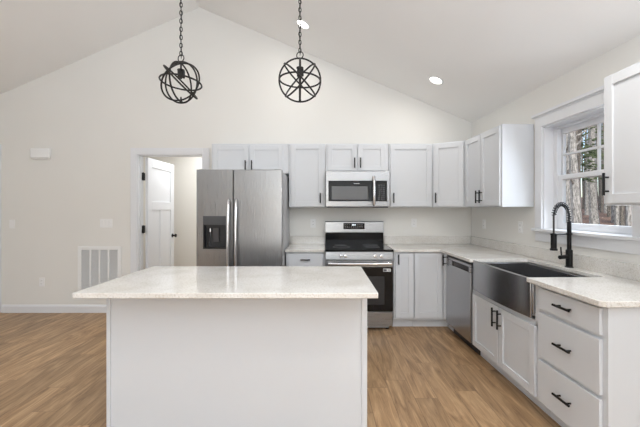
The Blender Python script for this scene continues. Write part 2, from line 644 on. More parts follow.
def sash(name, n0, n1, z0, z1, bot, topr, muntins, SA0=SA0, SA1=SA1):
    s = MB()
    s.box(SA0, SA0 + .055, n0, n1, z0, z1, T).box(SA1 - .055, SA1, n0, n1, z0, z1, T)
    s.box(SA0 + .055, SA1 - .055, n0, n1, z0, z0 + bot, T).box(SA0 + .055, SA1 - .055, n0, n1, z1 - topr, z1, T)
    if muntins:
        am, zm = (SA0 + SA1) / 2, (z0 + bot + z1 - topr) / 2
        s.box(am - .009, am + .009, n0 + .008, n1 - .004, z0 + bot, z1 - topr, T)
        s.box(SA0 + .055, SA1 - .055, n0 + .008, n1 - .004, zm - .009, zm + .009, T)
    o = tw.part(name, s, M_trim, bevel=0.002)
    nm = (n0 + n1) / 2 - .004
    tw.part('pane', MB().box(SA0 + .05, SA1 - .05, nm - .002, nm + .002, z0 + bot - .005, z1 - topr + .005, T), M_glass, o)


sash('upper_sash', -.160, -.130, ZM - .02, WZ1 - .036, .04, .045, True, WL0 + .016, WL1 - .016)
sash('lower_sash', -.124, -.092, WZ0 + .004, ZM + .02, .055, .04, False)

# ------------------------------------------------------------------ cabinet kit
def shaker(T, a0, a1, z0, z1, rail=.057, t=.02, n0=0):
    m = MB()
    m.box(a0, a0 + rail, n0, n0 + t, z0, z1, T).box(a1 - rail, a1, n0, n0 + t, z0, z1, T)
    m.box(a0 + rail, a1 - rail, n0, n0 + t, z0, z0 + rail, T).box(a0 + rail, a1 - rail, n0, n0 + t, z1 - rail, z1, T)
    m.box(a0 + rail - .004, a1 - rail + .004, n0 + .002, n0 + t - .010, z0 + rail - .004, z1 - rail + .004, T)
    return m


def pull(T, a, z, length, vertical=True, n0=.02):
    m = MB()
    h = length / 2
    s = h * .62
    P = (lambda q, n: T(a, n, z + q)) if vertical else (lambda q, n: T(a + q, n, z))
    m.cyl(P(-h, n0 + .030), P(h, n0 + .030), .0074, n=12)
    for q in (-s, s):
        m.cyl(P(q, n0), P(q, n0 + .03), .0052, n=10)
    return m


def door(th, T, a0, a1, z0, z1, ha=None, hz=None, hl=.14, rail=.057):
    d = th.part('cabinet_door', shaker(T, a0, a1, z0, z1, rail), M_cab, bevel=.0022)
    if ha is not None:
        th.part('handle', pull(T, ha, hz, hl), M_black, d)
    return d


def drawer(th, T, a0, a1, z0, z1, hl=.13):
    m = MB().box(a0, a1, 0, .02, z0, z1, T)
    d = th.part('drawer', m, M_cab, bevel=.0035)
    th.part('handle', pull(T, (a0 + a1) / 2, (z0 + z1) / 2 + .005, hl, False), M_black, d)
    return d


UZ0, UZ1 = 1.396, 2.182
UF = CY - .31                 # face frame of the uppers on the back wall
TU = TB(UF)
LOW, UPP = 'lower cabinets', 'wall cabinets'


def upper(x0, x1, z0, label, doors, extra=None):
    t = Thing('wall_cabinet', label, 'cabinet', ((x0 + x1) / 2, CY, z0), group=UPP)
    t.part('cabinet_body', MB().box(x0, x1, UF, CY - .002, z0, UZ1), M_cab, bevel=.0015)
    for d in doors:
        door(t, TU, *d)
    return t


g = .004
upper(-1.388, -.436, 1.815, 'two-door white wall cabinet directly above the steel refrigerator',
      [(-1.368, -.927, 1.83, 2.158, -.963, 1.908, .125), (-.915, -.505, 1.83, 2.158, -.885, 1.908, .125)])
upper(-.432, .016, UZ0, 'single-door white wall cabinet between refrigerator and microwave',
      [(-.405, -.012, UZ0 + .012, UZ1 - .014, -.045, 1.51, .125)])
upper(.020, .795, 1.835, 'short two-door white wall cabinet directly above the microwave',
      [(.045, .402, 1.848, UZ1 - .014, .375, 1.94, .125), (.418, .755, 1.848, UZ1 - .014, .447, 1.94, .125)])
upper(.799, 1.337, UZ0, 'wide single-door white wall cabinet right of the microwave',
      [(.818, 1.320, UZ0 + .012, UZ1 - .014, .853, 1.51, .125)])

# diagonal corner cabinet
A = Vector((1.341, UF, 0))
Bp = wl(.31, .505)
dirv = (Bp - A).normalized()
LEN = (Bp - A).length
nrm = Vector((dirv.y, -dirv.x, 0))
if nrm.y > 0:
    nrm = -nrm
TD = lambda a, n, z: (A.x + dirv.x * a + nrm.x * n, A.y + dirv.y * a + nrm.y * n, z)
tdg = Thing('wall_cabinet', 'white wall cabinet set diagonally across the corner of the room', 'cabinet', (1.7, 4.2, UZ0), group=UPP)
w1 = wl(.003, .505)
w0 = wl(.003, .01)
tdg.part('cabinet_body', MB().prism([(A.x, CY - .002), (A.x, A.y), (Bp.x, Bp.y), (w1.x, w1.y), (w0.x, CY - .002)], UZ0, UZ1), M_cab, bevel=.0015)
door(tdg, TD, .022, LEN - .022, UZ0 + .012, UZ1 - .014, .05, 1.51, .125)

# right wall uppers
def upper_r(l0, l1, label, doors):
    t = Thing('wall_cabinet', label, 'cabinet', (CX, CY - (l0 + l1) / 2, UZ0), R=True, group=UPP)
    T = TR(.31)
    t.part('cabinet_body', MB().box(l0, l1, -.307, 0, UZ0, UZ1, T), M_cab, bevel=.0015)
    for d in doors:
        door(t, T, *d)
    return t


upper_r(.512, 1.268, 'two-door white wall cabinet on window wall, left of the window',
        [(.530, .880, UZ0 + .012, UZ1 - .014, .848, 1.505, .135), (.892, 1.252, UZ0 + .012, UZ1 - .014, .925, 1.505, .135)])
upper_r(2.392, 3.15, 'white wall cabinet nearest the viewer, right of the window',
        [(2.404, 2.765, UZ0 + .012, UZ1 - .012, 2.436, 1.523, .135), (2.777, 3.138, UZ0 + .012, UZ1 - .012, 3.10, 1.523, .135)])

# base cabinets on the back wall
BF = CY - .60
TBs = TB(BF)
CT, CB = .914, .884           # worktop top and underside


def base_body(x0, x1):
    return MB().box(x0, x1, BF, CY - .003, .105, CB - .002).box(x0, x1, BF + .07, CY - .003, 0, .105)


t = Thing('base_cabinet', 'narrow white base cabinet with drawer between refrigerator and range', 'cabinet', (-.21, CY, 0), group=LOW)
t.part('cabinet_body', base_body(-.436, .008), M_cab, bevel=.0015)
drawer(t, TBs, -.410, -.014, .715, .868, .11)
door(t, TBs, -.410, -.014, .130, .695, -.045, .60)
t = Thing('base_cabinet', 'narrow white base cabinet with single door immediately right of range', 'cabinet', (.92, CY, 0), group=LOW)
t.part('cabinet_body', base_body(.800, 1.030), M_cab, bevel=.0015)
door(t, TBs, .818, 1.026, .132, .872, .848, .80, .115)

# L-shaped corner base cabinet with a folding pair of doors
t = Thing('base_cabinet', 'white inside corner base cabinet with folding doors beside the dishwasher', 'cabinet', (1.6, 4.1, 0), group=LOW)
c0, c1 = wl(.60, .700), wl(.004, .700)
cc = wl(.60, .60)
cc = Vector((cc.x, BF, 0))
k0, k1 = wl(.53, .700), wl(.53, .53)
body = MB().prism([(1.034, CY - .003), (1.034, BF), (cc.x, BF), (c0.x, c0.y), (c1.x, c1.y), (wl(.004, .003).x, CY - .003)], .105, CB - .002)
body.prism([(1.034, CY - .003), (1.034, BF + .07), (k1.x, BF + .07), (k0.x, k0.y), (c1.x, c1.y), (wl(.004, .003).x, CY - .003)], 0, .105)
t.part('cabinet_body', body, M_cab, bevel=.0015)
door(t, TBs, 1.038, cc.x - .024, .132, .872)
TRt = lambda W: (lambda a, n, z: tuple(rot(TR(W)(a, n, z))))
door(t, TRt(.60), .626, .699, .132, .872, .690, .80, .115, rail=.015)

# dishwasher
TDW = TR(.588)
t = Thing('dishwasher', 'stainless dishwasher with pocket handle beside the farmhouse sink', 'dishwasher', (CX, CY - .98, 0), R=True)
t.part('tub', MB().box(.704, 1.285, -.56, -.002, .10, CB - .012, TDW), M_bplast)
t.part('kick_plate', MB().box(.704, 1.285, -.50, -.05, .0, .10, TDW), M_bplast)
dm = MB()
dm.box(.704, 1.285, 0, .034, .115, .775, TDW).box(.704, 1.285, 0, .034, .825, .852, TDW)
dm.box(.704, .855, 0, .034, .775, .825, TDW).box(1.245, 1.285, 0, .034, .775, .825, TDW)
dw = t.part('front_panel', dm, M_steel_s, bevel=.003)
t.part('pocket_handle', MB().box(.855, 1.245, 0, .010, .775, .825, TDW).box(.855, 1.245, .010, .034, .815, .825, TDW), M_bplast, dw)
t.part('control_strip', MB().box(.704, 1.285, .0, .024, .853, .868, TDW), M_bplast, dw)

TRB = TR(.60)
# sink base cabinet
t = Thing('base_cabinet', 'white two-door base cabinet under the stainless farmhouse sink', 'cabinet', (CX, CY - 1.77, 0), R=True, group=LOW)
sb = MB()
SZ = .625
sb.box(1.292, 1.312, -.596, 0, .105, CB - .002, TRB).box(2.200, 2.220, -.596, 0, .105, CB - .002, TRB)
sb.box(1.312, 2.200, -.596, 0, .105, .125, TRB).box(1.312, 2.200, -.596, -.58, .125, SZ, TRB)
sb.box(1.312, 2.200, -.02, 0, .565, SZ, TRB).box(1.312, 1.350, -.02, 0, .125, CB - .002, TRB).box(2.174, 2.200, -.02, 0, .125, CB - .002, TRB)
sb.box(1.292, 2.220, -.53, -.07, 0, .105, TRB)
t.part('cabinet_body', sb, M_cab, bevel=.0015)
door(t, TRB, 1.318, 1.748, .118, .592, 1.715, .50, .15)
door(t, TRB, 1.758, 2.192, .118, .592, 1.792, .50, .15)

# drawer base at the near end
t = Thing('base_cabinet', 'white three-drawer base cabinet at the near end of window run', 'cabinet', (CX, CY - 2.48, 0), R=True, group=LOW)
t.part('cabinet_body', MB().box(2.223, 2.735, -.597, 0, .105, CB - .002, TRB).box(2.223, 2.735, -.597, -.07, 0, .105, TRB), M_cab, bevel=.0015)
drawer(t, TRB, 2.236, 2.705, .722, .862)
drawer(t, TRB, 2.236, 2.705, .412, .700)
drawer(t, TRB, 2.236, 2.705, .118, .390)

# ------------------------------------------------------------------ worktops
w = MB().box(-.440, .010, CY - .645, CY - .003, CB, CT)
solo('countertop', w, M_quartz, (-.21, CY - .3, CB), 'short pale quartz worktop between refrigerator and range', 'countertop', bevel=.003, group='quartz worktops')
SK0, SK1 = 1.352, 2.172        # sink cut-out along the wall
pts = [(.796, CY - .003), (.796, CY - .645)]
ins = wl(.66, .66)
pts += [(ins.x + .002, CY - .645)]
for W, L in ((.66, SK0), (.115, SK0), (.115, SK1), (.66, SK1), (.66, 2.745), (.64, 2.768), (.003, 2.768)):
    p = wl(W, L)
    pts.append((p.x, p.y))
p = wl(.003, .003)
pts.append((p.x, CY - .003))
solo('countertop', MB().prism(pts, CB, CT), M_quartz, (1.6, 4.1, CB), 'L-shaped pale quartz worktop holding the sink under the window', 'countertop', bevel=.003, group='quartz worktops')
BS = CT + .102
for x0, x1, lb in ((-.440, .010, 'low quartz upstand behind the short worktop beside refrigerator'), (.796, 1.935, 'low quartz upstand along back wall right of the range')):
    solo('backsplash', MB().box(x0, x1, CY - .022, CY - .002, CT + .0005, BS), M_quartz, ((x0 + x1) / 2, CY, CT), lb, 'backsplash', bevel=.002, group='quartz upstands')
solo('backsplash', MB().box(.026, 2.768, .002, .022, CT + .0005, BS, TR(0)), M_quartz, (CX, CY - 1.4, CT), 'long low quartz upstand running below the window', 'backsplash', R=True, bevel=.002, group='quartz upstands')

# ------------------------------------------------------------------ farmhouse sink
t = Thing('farmhouse_sink', 'stainless steel apron-front farmhouse sink set below the window', 'sink', (CX, CY - 1.76, .64), R=True)
T = TR(0)
a0, a1 = SK0 + .002, SK1 - .002
bw = MB()
zt, zb = .882, .665
bw.box(a0 - .0, a1, .135, .15, zb, zt, T).box(a0, a0 + .02, .15, .615, zb, zt, T).box(a1 - .02, a1, .15, .615, zb, zt, T).box(a0, a1, .135, .615, zb - .012, zb, T)
t.part('basin', bw, M_steel_s, bevel=.004)
N = 20
ap = MB()
prof = []
for i in range(N + 1):
    f = i / N
    bow = .022 * math.sin(math.pi * min(1, max(0, (f - .06) / .88))) ** .7 if .06 < f < .94 else 0
    prof.append((a0 + f * (a1 - a0), .632 + bow))
ap.prism([(a, n) for a, n in prof] + [(a1, .6165), (a0, .6165)], .638, .906, T)
t.part('apron', ap, M_steel_s, bevel=.004)
t.part('drain', MB().lathe([(.045, 0), (.045, .004), (.032, .005), (.028, .002), (.004, .002)], (CX - .36, CY - 1.76, zb)), M_chrome)

# ------------------------------------------------------------------ spring faucet
FW, FL = .075, 1.80
fx, fy = CX - FW, CY - FL
t = Thing('kitchen_faucet', 'matte black spring pull-down faucet behind the farmhouse sink', 'faucet', (fx, fy, CT), R=True)
b = MB().lathe([(.030, 0.0005), (.030, .006), (.024, .010), (.024, .135), (.019, .14)], (fx, fy, CT))
t.part('base', b, M_black)
t.part('column', MB().cyl((fx, fy, CT + .138), (fx, fy, 1.275), .0155), M_black)
dx, dy = -.165, -.055
path = []
r = math.hypot(dx, dy) / 2
for k in range(25):
    an = math.pi * k / 24
    q = (1 - math.cos(an)) / 2
    path.append((fx + dx * q, fy + dy * q, 1.315 + .098 * math.sin(an)))
path = [(fx, fy, 1.27), (fx, fy, 1.30)] + path + [(fx + dx, fy + dy, 1.27), (fx + dx, fy + dy, 1.16)]
t.part('hose', MB().tube(path, .0065, 10), M_bplast)
# coil round the upper hose
hel = []
pv = [Vector(p) for p in path[:26]]
cum = [0]
for i in range(1, len(pv)):
    cum.append(cum[-1] + (pv[i] - pv[i - 1]).length)
turns, per = 17, 10
side = Vector((dy, -dx, 0)).normalized()
for k in range(turns * per + 1):
    sd = cum[-1] * k / (turns * per)
    i = max(j for j in range(len(cum) - 1) if cum[j] <= sd + 1e-9)
    f = (sd - cum[i]) / max(1e-6, cum[i + 1] - cum[i])
    p = pv[i].lerp(pv[i + 1], f)
    tg = (pv[i + 1] - pv[i]).normalized()
    up = side.cross(tg)
    an = 2 * math.pi * k / per
    hel.append(p + (side * math.cos(an) + up * math.sin(an)) * .0145)
t.part('spring', MB().tube(hel, .0036, 6), M_black)
sx, sy = fx + dx, fy + dy
t.part('spray_head', MB().lathe([(.012, 0), (.019, -.006), (.0205, -.012), (.0205, -.115), (.026, -.118), (.026, -.132), (.012, -.134)], (sx, sy, 1.187)), M_black)
hd = MB().cyl((fx, fy, 1.178), (sx + .018, sy + .006, 1.178), .0045, n=10)
hd.lathe([(.0235, -.006), (.0235, .006)], (sx, sy, 1.178)).lathe([(.021, -.007), (.021, .007)], (fx, fy, 1.178))
t.part('holder_arm', hd, M_black)
lv = MB().cyl((fx, fy, CT + .085), (fx - .105, fy - .04, CT + .085), .0155).tube([(fx - .085, fy - .032, CT + .085), (fx - .092, fy - .035, CT + .13), (fx - .094, fy - .035, CT + .165)], .0055, 8)
t.part('lever', lv, M_black)

# ------------------------------------------------------------------ range
X0, X1 = .017, .779
RF = CY - .645                 # front of the range body
t = Thing('range', 'freestanding stainless electric range with black glass cooktop', 'range', ((X0 + X1) / 2, CY, 0))
t.part('body', MB().box(X0, X1, RF, CY - .03, .055, .893).box(X0 + .03, X1 - .03, RF + .04, CY - .06, .012, .055), M_side, bevel=.002)
for x in (X0 + .05, X1 - .05):
    for y in (RF + .06, CY - .10):
        t.part('foot', MB().cyl((x, y, 0), (x, y, .056), .018), M_bplast)
ck = MB().box(X0 - .003, X1 + .003, RF - .035, CY - .075, .893, .917)
cook = t.part('cooktop', ck, M_bglass, bevel=.003)
for i, (x, y, r) in enumerate(((.21, 4.05, .105), (.585, 4.05, .085), (.21, 4.26, .075), (.585, 4.26, .095))):
    t.part('burner_ring', MB().torus((x, y, .9168), (0, 0, 1), r, .0009, 40, 6), M_print, cook)
bg = MB().prism([(CY - .075, .90), (CY - .02, .90), (CY - .02, 1.218), (CY - .060, 1.218), (CY - .068, 1.20), (CY - .068, 1.06)], X0 + .002, X1 - .002, T=lambda a, n, z: (z, a, n))
t.part('backguard', MB().box(X0 + .002, X1 - .002, CY - .068, CY - .02, .90, 1.066), M_bglass, bevel=.002)
bp = MB().prism([(CY - .082, 1.070), (CY - .02, 1.068), (CY - .02, 1.215), (CY - .062, 1.215), (CY - .074, 1.205)], X0, X1, T=lambda a, n, z: (z, a, n))
bp_o = t.part('control_backsplash', bp, M_steel_h, bevel=.002)
ds = t.part('display', MB().box(.254, .530, CY - .0835, CY - .07, 1.112, 1.192), M_bglass, bp_o, bevel=.001)
dg = MB()
yd = CY - .0842
for x, wd in ((.366, .012), (.382, .012), (.400, .012)):
    dg.box(x, x + wd, yd, yd + .001, 1.160, 1.176)
t.part('clock_digits', dg, M_digit, ds)
bt = MB()
for i in range(9):
    x = .270 + i * .0275
    for z in (1.128, 1.144):
        bt.box(x, x + .012, yd, yd + .001, z, z + .005)
for i in (0, 1, 2, 6, 7, 8):
    x = .270 + i * .0275
    bt.box(x, x + .012, yd, yd + .001, 1.166, 1.171)
t.part('button_marks', bt, M_print, ds)
cpn = MB().prism([(RF - .034, .805), (RF, .80), (RF, .892), (RF - .024, .892)], X0, X1, T=lambda a, n, z: (z, a, n))
cpo = t.part('control_panel', cpn, M_steel_h, bevel=.002)
for px in (340, 344.5, 375, 381.5):
    x = (px - 324) / 335 * (RF - .04)
    x = X0 + .02 + (px - 325.7) / 68 * .74
    k = MB().lathe([(.0225, 0), (.0225, .012), (.019, .016), (.018, .034), (.004, .036)], (x, RF - .029, .848), (0, -1, .1))
    k.box(x - .004, x + .004, RF - .072, RF - .060, .832, .866)
    t.part('knob', k, M_chrome, cpo, bevel=.001)
dr = MB()
dz0, dz1 = .222, .795
dr.box(X0 + .002, X1 - .002, RF - .038, RF - .002, dz0, dz1)
do = t.part('oven_door', dr, M_steel_h, bevel=.004)
t.part('door_glass', MB().box(X0 + .006, X1 - .006, RF - .044, RF - .037, dz0 + .004, .722), M_bglass, do, bevel=.003)
t.part('oven_window', MB().box(X0 + .10, X1 - .10, RF - .0455, RF - .0435, .30, .62), M_bplast, do, bevel=.001)
hb = MB().tube([(X0 + .03, RF - .085, .765)] + [(X0 + .03 + (X1 - X0 - .06) * k / 12, RF - .085 - .006 * math.sin(math.pi * k / 12), .765) for k in range(1, 12)] + [(X1 - .03, RF - .085, .765)], .0155, 14)
for x in (X0 + .05, X1 - .05):
    hb.box(x - .014, x + .014, RF - .085, RF - .036, .753, .777)
t.part('handle', hb, M_chrome, do)
t.part('sticker', MB().box(X1 - .115, X1 - .030, RF - .0455, RF - .0438, .672, .706), M_white, do)
stp = MB().box(X1 - .112, X1 - .075, RF - .0462, RF - .0454, .676, .700)
for i in range(3):
    stp.box(X1 - .068, X1 - .036, RF - .0462, RF - .0454, .677 + i * .009, .681 + i * .009)
t.part('sticker_print', stp, M_dgrey, do)
t.part('storage_drawer', MB().box(X0 + .002, X1 - .002, RF - .036, RF - .002, .060, .214), M_steel_h, bevel=.004)

# ------------------------------------------------------------------ microwave
MF = CY - .40
mz0, mz1 = 1.396, 1.831
t = Thing('microwave', 'stainless over-the-range microwave with black glass door', 'microwave', (.40, CY, mz0))
t.part('body', MB().box(.025, .789, MF + .02, CY - .004, mz0, mz1), M_side, bevel=.002)
fr = MB()
fr.box(.021, .793, MF, MF + .02, 1.716, mz1).box(.021, .793, MF, MF + .02, mz0 + .008, 1.470)
fr.box(.021, .056, MF, MF + .02, 1.470, 1.716).box(.760, .793, MF, MF + .02, 1.470, 1.716)
face = t.part('front_frame', fr, M_steel_h, bevel=.003)
dgl = t.part('door_glass', MB().box(.056, .628, MF - .002, MF + .018, 1.470, 1.716), M_bglass, bevel=.002)
t.part('window', MB().box(.092, .527, MF - .0035, MF - .001, 1.488, 1.650), M_mesh, dgl, bevel=.001)
t.part('logo_mark', MB().box(.360, .428, MF - .0032, MF - .0012, 1.678, 1.686), M_print, dgl)
cpm = t.part('control_panel', MB().box(.631, .760, MF - .002, MF + .018, 1.470, 1.716), M_bglass, bevel=.002)
ky = MB()
for r in range(8):
    for c in range(3):
        ky.box(.660 + c * .028, .678 + c * .028, MF - .003, MF - .0015, 1.488 + r * .024, 1.500 + r * .024)
t.part('keypad', ky, M_dgrey, cpm)
hb = MB().tube([(.600, MF - .004, 1.762), (.600, MF - .032, 1.755), (.600, MF - .040, 1.73), (.600, MF - .046, 1.60), (.600, MF - .040, 1.46), (.600, MF - .032, 1.432), (.600, MF - .004, 1.425)], [.015, .017, .018, .0185, .018, .017, .015], 14)
t.part('handle', hb, M_chrome)
t.part('vent_strip', MB().box(.04, .775, MF + .003, MF + .06, mz0 - .006, mz0 + .006), M_bplast)

# ------------------------------------------------------------------ refrigerator
FX0, FX1, FZ = -1.357, -.447, 1.795
FF = 3.565
t = Thing('refrigerator', 'stainless side-by-side refrigerator with dispenser in its left door', 'refrigerator', ((FX0 + FX1) / 2, CY, 0))
t.part('body', MB().box(FX0 + .006, FX1 - .006, FF + .088, CY - .06, .02, FZ - .012), M_side, bevel=.004)
t.part('toe_grille', MB().box(FX0 + .01, FX1 - .01, FF + .05, FF + .086, .015, .10), M_bplast)
XS = -.968
hx0, hx1, hz0, hz1 = -1.287, -1.043, .949, 1.300
ld = MB()
fz0 = .11
ld.box(FX0, hx0, FF, FF + .08, fz0, FZ).box(hx1, XS - .0035, FF, FF + .08, fz0, FZ)
ld.box(hx0, hx1, FF, FF + .08, fz0, hz0).box(hx0, hx1, FF, FF + .08, hz1, FZ)
ldo = t.part('freezer_door', ld, M_steel_v)
rd = MB().box(XS + .0035, FX1, FF, FF + .08, fz0, FZ)
rdo = t.part('fridge_door', rd, M_steel_v, bevel=.007)
dp = MB()
dp.box(hx0, hx1, FF + .066, FF + .079, hz0, 1.205).box(hx0, hx0 + .008, FF - .001, FF + .07, hz0, 1.205).box(hx1 - .008, hx1, FF - .001, FF + .07, hz0, 1.205)
dp.box(hx0, hx1, FF - .001, FF + .07, hz0, hz0 + .012).box(hx0, hx1, FF + .03, FF + .07, 1.17, 1.205)
dpo = t.part('dispenser', dp, M_bplast, ldo)
t.part('dispenser_panel', MB().box(hx0, hx1, FF - .003, FF + .06, 1.205, hz1), M_dgrey, ldo, bevel=.002)
pd = MB().prism([(FF + .035, 1.17), (FF + .045, 1.17), (FF + .062, 1.02), (FF + .054, 1.02)], -1.195, -1.135, T=lambda a, n, z: (z, a, n))
t.part('paddle', pd, M_dgrey, dpo)
t.part('spout', MB().cyl((-1.225, FF + .045, 1.175), (-1.225, FF + .045, 1.13), .012).tube([(-1.225, FF + .05, 1.14), (-1.232, FF + .055, 1.05), (-1.236, FF + .058, .97)], .004, 8), M_chrome, dpo)
for x, par in ((XS - .041, ldo), (XS + .041, rdo)):
    zz = [1.475, 1.468, 1.445, 1.38, 1.20, 1.02, .84, .66, .57, .545, .538]
    oo = [.0, .022, .036, .045, .052, .054, .052, .045, .036, .022, .0]
    t.part('handle', MB().tube([(x, FF - o, z) for z, o in zip(zz, oo)], [.013, .0145, .0155, .016, .016, .016, .016, .016, .0155, .0145, .013], 14), M_chrome, par)
for x in (FX0 + .05, FX1 - .05):
    t.part('hinge_cover', MB().box(x - .035, x + .035, FF + .03, FF + .13, FZ - .010, FZ + .010), M_side, bevel=.004)
for x in (FX0 + .06, FX1 - .06):
    for y in (FF + .15, CY - .15):
        t.part('foot', MB().cyl((x, y, 0), (x, y, .021), .02), M_bplast)

# ------------------------------------------------------------------ island
IX0, IX1, IY0, IY1 = -1.350, .268, 2.085, 2.668
t = Thing('kitchen_island', 'large plain white panelled island base on the oak floor', 'island', ((IX0 + IX1) / 2, (IY0 + IY1) / 2, 0))
t.part('cabinet_body', MB().box(IX0 + .004, IX1 - .004, IY0 + .006, IY1, .105, .883).box(IX0 + .004, IX1 - .004, IY0 + .006, IY1 - .07, 0, .105), M_cab)
t.part('back_panel', MB().box(IX0 + .024, IX1 - .034, IY0 + .0005, IY0 + .006, .0, .883), M_island)
for x0, x1 in ((IX0, IX0 + .024), (IX1 - .034, IX1)):
    t.part('corner_trim', MB().box(x0, x1, IY0 - .008, IY0 + .012, 0, .883), M_island, bevel=.002)
solo('countertop', MB().box(-1.382, .298, 1.838, 2.695, .884, .914), M_quartz, (-.54, 2.27, .884), 'large pale speckled quartz top on the kitchen island', 'countertop', bevel=.003, group='quartz worktops')

# ------------------------------------------------------------------ pendants
def pendant(name, x, y, z, R, label, spin, hoops):
    zc = roof_z(x)
    t = Thing(name, label, 'pendant light', (x, y, z), group='black globe pendants over the island')
    q = Matrix.Rotation(spin, 3, 'Z')
    for nv, rr in hoops:
        t.part('ring', MB().torus((x, y, z), q @ Vector(nv), R * rr, .0058, 56, 8), M_iron)
    t.part('loop', MB().torus((x, y, z + R + .030), (0.3, 1, 0), .0235, .0033), M_iron)
    stem = MB().cyl((x, y, z + .035), (x, y, z + R + .008), .006, n=10)
    t.part('socket_plate', MB().lathe([(.0065, 0), (.024, .003), (.024, .008), (.0065, .011)], (x, y, z + .078)), M_iron)
    t.part('stem', stem, M_iron)
    t.part('finial', MB().lathe([(.004, -.006), (.009, 0), (.007, .012), (.004, .035)], (x, y, z - R * .99)), M_iron)
    for k in range(3):
        an = 2 * math.pi * k / 3 + .3 + spin
        px, py = x + .0165 * math.cos(an), y + .0165 * math.sin(an)
        t.part('lamp_socket', MB().lathe([(.008, 0), (.0095, .002), (.0095, .046), (.005, .050)], (px, py, z + .030), n=14), M_iron)
    ch = MB()
    zz = z + R + .062
    k = 0
    top = zc - .03
    while zz < top:
        ch.torus((x, y, zz), (1, .35, 0) if k % 2 else (-.35, 1, 0), .0085, .0029, 14, 6, stretch=((0, 0, 1), 2.0))
        zz += .0275
        k += 1
    t.part('chain', ch, M_iron)
    cd = MB().tube([(x + .004 * math.sin(i * .9), y + .004 * math.cos(i * .9), z + R + .03 + (zc - z - R - .05) * i / 40) for i in range(41)], .0021, 6)
    t.part('cord', cd, M_iron)
    sl = Vector((-SR, 0, -1)).normalized()
    t.part('canopy', MB().lathe([(.062, -.004), (.062, .010), (.05, .022), (.012, .030), (.008, .04)], (x, y, zc), sl), M_iron)


pendant('pendant_light', -.969, 2.27, 2.232, .134, 'black globe pendant of crossed hoops, left one over the island', R_(-14),
        (((.10, 1, .12), 1), ((.05, .06, 1), .985), ((1, .10, 0), .97), ((.72, .16, .69), 1.03), ((-.74, .12, .67), 1.03)))
pendant('pendant_light', -.163, 2.27, 2.247, .140, 'black globe pendant of crossed hoops, right one over the island', 0,
        (((-.05, 1, .20), 1), ((.02, .0, 1), .985), ((1, .09, 0), .97), ((.71, -.08, .72), 1.03), ((.70, .42, -.58), 1.03)))

# ------------------------------------------------------------------ recessed ceiling lights
for x, y, lb in ((1.257, 3.759, 'lit recessed downlight in the sloped ceiling above the corner cabinets'),
                 (-.236, 3.765, 'lit recessed downlight in sloped ceiling, behind the pendant chain'),
                 (1.257, 1.55, 'unseen recessed downlight added above the drawer end of the window run'),  # out of view, added to brighten the worktop and floor
                 (-.236, .35, 'unseen recessed downlight added above the aisle in front of island')):  # out of view, added as extra light from above
    z = roof_z(x)
    nv = Vector((-SR, 0, -1)).normalized()
    t = Thing('recessed_light', lb, 'ceiling light', (x, y, z), group='recessed downlights')
    t.part('trim_ring', MB().lathe([(.085, -.004), (.085, .004), (.066, .007), (.066, -.004)], (x, y, z), nv, 32), M_plast)
    t.part('diffuser', MB().lathe([(.066, -.003), (.066, .0045), (.002, .005)], (x, y, z), nv, 32), M_lamp)
    lo = lamp('downlight', 'AREA', Vector((x, y, z)) + nv * .02, (0, 0, 0), 4 if y > 3 else (15 if x > 0 else 11), (1, 0.97, 0.93), shape='DISK', size=.13)
    lo.rotation_euler = nv.to_track_quat('-Z', 'Y').to_euler()

# ------------------------------------------------------------------ wall fittings
t = Thing('return_air_grille', 'white louvered return air grille low on the wall left of the doorway', 'vent', (-2.98, CY, .18))
gx0, gx1, gz0, gz1 = -3.264, -2.691, .182, .880
fr = MB()
T = TB(CY)
fr.box(gx0, gx0 + .045, 0, .012, gz0, gz1, T).box(gx1 - .045, gx1, 0, .012, gz0, gz1, T)
fr.box(gx0 + .045, gx1 - .045, 0, .012, gz0, gz0 + .045, T).box(gx0 + .045, gx1 - .045, 0, .012, gz1 - .045, gz1, T)
t.part('frame', fr, M_vent, bevel=.002)
wi = (gx1 - gx0 - .09) / 4
for k in (1, 2, 3):
    xm = gx0 + .045 + wi * k
    t.part('mullion', MB().box(xm - .009, xm + .009, .001, .012, gz0 + .045, gz1 - .045, T), M_vent)
lv = MB()
nlv = 62
for i in range(nlv):
    z = gz0 + .05 + (gz1 - gz0 - .1) * i / (nlv - 1)
    lv.prism([(.0012, z + .0026), (.0085, z - .0030), (.0092, z - .0022), (.0020, z + .0034)], gx0 + .045, gx1 - .045, T=lambda a, n, h: T0(h, CY - a, n))
t.part('louvers', lv, M_vent)
t.part('backing', MB().box(gx0 + .045, gx1 - .045, .0002, .001, gz0 + .045, gz1 - .045, T), M_dark)

t = Thing('door_chime', 'white rectangular chime box high on the wall left of the doorway', 'chime box', (-3.745, CY, 2.07))
T = TB(CY)
t.part('cover', MB().box(-3.870, -3.620, 0, .045, 2.045, 2.175, T), M_plast, bevel=.012)
t.part('lower_lip', MB().box(-3.855, -3.635, 0, .030, 2.030, 2.046, T), M_plast, bevel=.003)


def switch(x, z, T, gangs, loc, label, R=False):
    t = Thing('light_switch', label, 'light switch', loc, R=R, group='wall switches')
    w = .070 + .046 * (gangs - 1)
    t.part('plate', MB().box(x - w / 2, x + w / 2, 0, .006, z - .057, z + .057, T), M_plast, bevel=.002)
    for k in range(gangs):
        xc = x + (k - (gangs - 1) / 2) * .046
        t.part('rocker', MB().prism([(.006, z - .033), (.009, z - .033), (.0075, z), (.011, z + .033), (.006, z + .033)], xc - .0165, xc + .0165, T=lambda a, n, h: T(h, a, n)), M_plast, bevel=.001)


